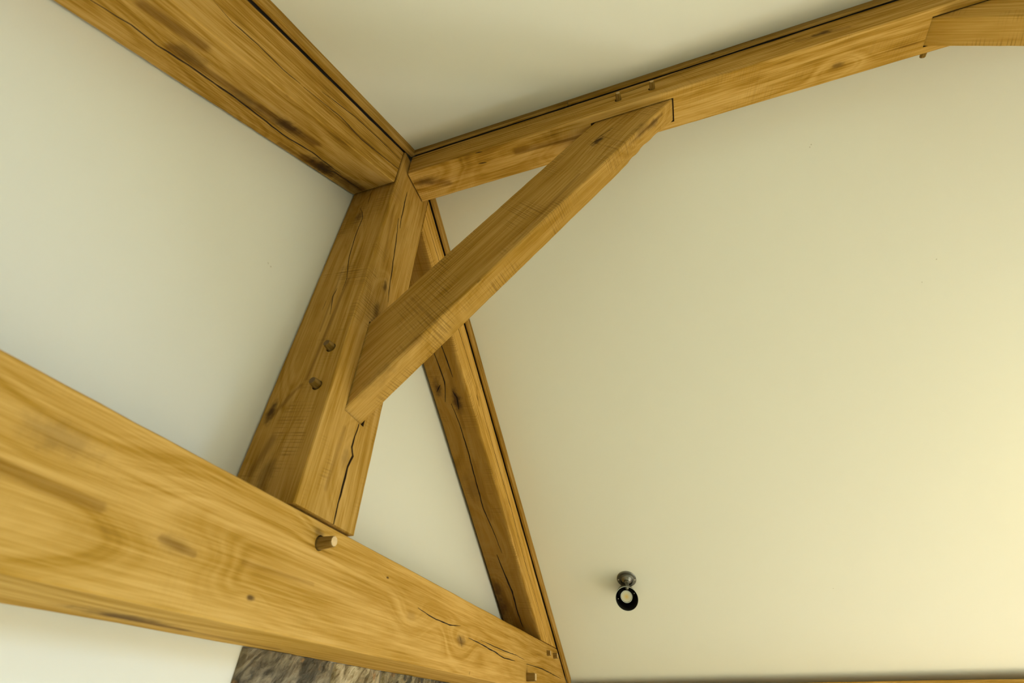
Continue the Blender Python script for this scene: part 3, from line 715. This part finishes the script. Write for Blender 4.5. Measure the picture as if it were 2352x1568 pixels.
z = -HT - 0.0008; X0, X1 = 0.074, 1.80; r = 0
while z > FLOOR_Z + 0.08:
    h = 0.115 if r == 0 else rnd.uniform(0.11, 0.2); zb = max(z - h, FLOOR_Z + 0.01)
    cuts = [X0, 0.405, 0.66, 1.02, 1.42, X1] if r == 0 else None
    if cuts is None:
        cuts = [X0]
        while cuts[-1] < X1 - 0.42: cuts.append(cuts[-1] + rnd.uniform(0.2, 0.42))
        cuts.append(X1)
    for k, (a, b) in enumerate(zip(cuts, cuts[1:])):
        stone(a + (0.0 if k == 0 else 0.004), b - 0.004, zb + 0.004, z - (0 if r == 0 else 0.004), [0, 1, 2, 0, 1][k] if r == 0 else rnd.randrange(3), r * 7 + k + 1, r == 0)
    z = zb; r += 1
bm = bmesh.new(); bmesh.ops.create_cube(bm, size=1)
for v in bm.verts: v.co = Vector((X0 + .006 + (X1 - X0 - .012) * (v.co.x + .5), -0.002 * (v.co.y + .5) - 0.001, FLOOR_Z + .01 + (-HT - .012 - FLOOR_Z) * (v.co.z + .5)))
link('mortar', to_mesh(bm, 'mortar'), MORTAR, ce, Matrix.Identity(4))

# ------------------------------------------------------------------ spotlight on the right slope
rose_p = Vector((1.95094, -0.68589, 0.27457)); up_n = Vector((-S, 0, -1)).normalized()
mouth = Vector((1.90924, -0.67664, 0.17001)); lens = Vector((1.94157, -0.67306, 0.18658))
se = empty('spotlight', rose_p, 'small nickel spotlight on a round rose fixed to the right plaster slope', 'spotlight')
def lathe(name, prof, M, mat, parent, n=40, close=False):
    bm = bmesh.new(); rows = []
    for (x, r) in prof:
        rows.append([bm.verts.new((x, max(r, 1e-5) * math.cos(2 * math.pi * k / n), max(r, 1e-5) * math.sin(2 * math.pi * k / n))) for k in range(n)])
    for a, b in zip(rows, rows[1:]):
        for k in range(n): bm.faces.new((a[k], a[(k + 1) % n], b[(k + 1) % n], b[k]))
    if close:
        for k in range(n): bm.faces.new((rows[-1][k], rows[-1][(k + 1) % n], rows[0][(k + 1) % n], rows[0][k]))
    else: bm.faces.new(rows[0][::-1]); bm.faces.new(rows[-1])
    bmesh.ops.remove_doubles(bm, verts=bm.verts[:], dist=1e-6)
    me = to_mesh(bm, name)
    for p in me.polygons: p.use_smooth = True
    me.set_sharp_from_angle(angle=rad(24))
    return link(name, me, mat, parent, M)
MRO = frame(rose_p, up_n, (0, 1, 0))
rose = lathe('rose', [(-0.002, 0.0), (-0.002, 0.0525), (0.003, 0.0525), (0.0058, 0.0500), (0.0058, 0.0375), (0.0100, 0.0375), (0.0112, 0.0360), (0.0112, 0.0325), (0.0080, 0.0310),
              (0.0095, 0.0270), (0.0160, 0.0215), (0.0200, 0.0140), (0.0205, 0.0)], MRO, STEEL, se)
for a in (1.48, 1.48 + math.pi):
    p = MRO @ Vector((0.0058, 0.0438 * math.cos(a), 0.0438 * math.sin(a)))
    lathe('screw', [(-0.002, 0.0035), (0.0015, 0.0035), (0.003, 0.002), (0.0034, 0.0)], frame(p, up_n, (0, 1, 0)), CHROME, rose, n=12)
axis = (mouth - lens).normalized()
RM = 0.0595; DEPTH = 0.105
back = mouth - axis * DEPTH
MS = frame(mouth, axis, (0, 0, 1))
shade = lathe('shade', [(0.0, RM), (0.0, RM - 0.0025), (-0.004, RM - 0.0035), (-0.042, RM - 0.0055), (-0.085, 0.040), (-0.088, 0.006), (-0.092, 0.006), (-0.100, 0.030), (-0.095, 0.040), (-0.075, 0.0475), (-0.042, 0.0535), (-0.006, RM - 0.0002)], MS, BLACK, se, close=True)
lathe('shade_rim', [(0.0010, RM + 0.0002), (0.0010, RM - 0.0012), (-0.003, RM - 0.0012), (-0.003, RM + 0.0010)], MS, RIMM, shade, close=True)
# outer skin of the shade
lathe('shade_shell', [(-0.003, RM + 0.0009), (-0.042, 0.0548), (-0.076, 0.0485), (-0.096, 0.041), (-0.1015, 0.030), (-0.1015, 0.0295), (-0.0965, 0.0405), (-0.0765, 0.0478), (-0.042, 0.0541), (-0.003, RM + 0.0002)], MS, STEEL, shade, close=True)
LL = (mouth - lens).length
ML_ = frame(lens, axis, (0, 0, 1))
lampring = lathe('lamp', [(-0.045, 0.012), (-0.030, 0.020), (-0.006, 0.0305), (0.0, 0.0315), (0.003, 0.0312), (0.003, 0.0275), (-0.002, 0.0265)], ML_, simple('lamp_metal_ring', (0.60, 0.63, 0.58), 0.4, 0.3), se)
lm = NT('frosted_lamp_lens'); LP = lm.n('ShaderNodeTexCoord').outputs['Object']
ly = lm.vm('LENGTH', lm.vm('MULTIPLY', LP, (0, 1, 1)))
rg = lm.math('MULTIPLY', lm.math('ADD', lm.math('SINE', lm.math('MULTIPLY', ly, 1250.0)), 1.0), 0.5)
lc = lm.ramp(lm.math('MULTIPLY', ly, 36.0), [(0.0, (0.86, 0.58, 0.16)), (0.28, (0.82, 0.66, 0.28)), (0.6, (0.80, 0.75, 0.50)), (1.0, (0.82, 0.80, 0.62))])
lm.l(lm.mix(lm.math('MULTIPLY', rg, 0.25), lc, (0.55, 0.46, 0.22)), lm.b.inputs['Base Color']); lm.b.inputs['Roughness'].default_value = 0.25
lm.l(lc, lm.b.inputs['Emission Color']); lm.b.inputs['Emission Strength'].default_value = 0.10
lathe('lens', [(-0.0015, 0.027), (0.0008, 0.026), (0.0016, 0.018), (0.0030, 0.008), (0.0036, 0.0)], ML_, lm.m, lampring)
for a in (0.35, 3.3):
    p = MS @ Vector((-0.030, 0.046 * math.cos(a), 0.046 * math.sin(a)))
    lathe('grub_screw', [(-0.004, 0.003), (0.001, 0.003), (0.002, 0.0)], frame(p, axis, (0, 0, 1)), STEEL, shade, n=10)
# knuckle joint: short stem out of the rose and a neck to the shade back
k0 = rose_p + up_n * 0.017; k1 = rose_p + up_n * 0.058
stem = lathe('stem', [(0, 0.0125), (0.010, 0.0125), (0.014, 0.0105), ((k1 - k0).length, 0.0105)], frame(k0, up_n, (0, 1, 0)), STEEL, se, n=24)
nb_ = back + axis * 0.008
dv = (k1 - nb_)
lathe('neck', [(0, 0.0105), (dv.length * 0.5, 0.0095), (dv.length, 0.0105)], frame(nb_, dv.normalized(), (0, 1, 0)), STEEL, stem, n=20)
bm = bmesh.new(); bmesh.ops.create_uvsphere(bm, u_segments=20, v_segments=12, radius=0.0135)
me = to_mesh(bm, 'knuckle')
for p in me.polygons: p.use_smooth = True
link('knuckle', me, STEEL, stem, Matrix.Translation(k1))
lathe('grub_screw', [(0, 0.003), (0.003, 0.003), (0.0032, 0.0)], frame(k1 + Vector((-0.004, -0.0125, 0)), (-.2, -1, 0), (0, 0, 1)), BLACK, stem, n=10)
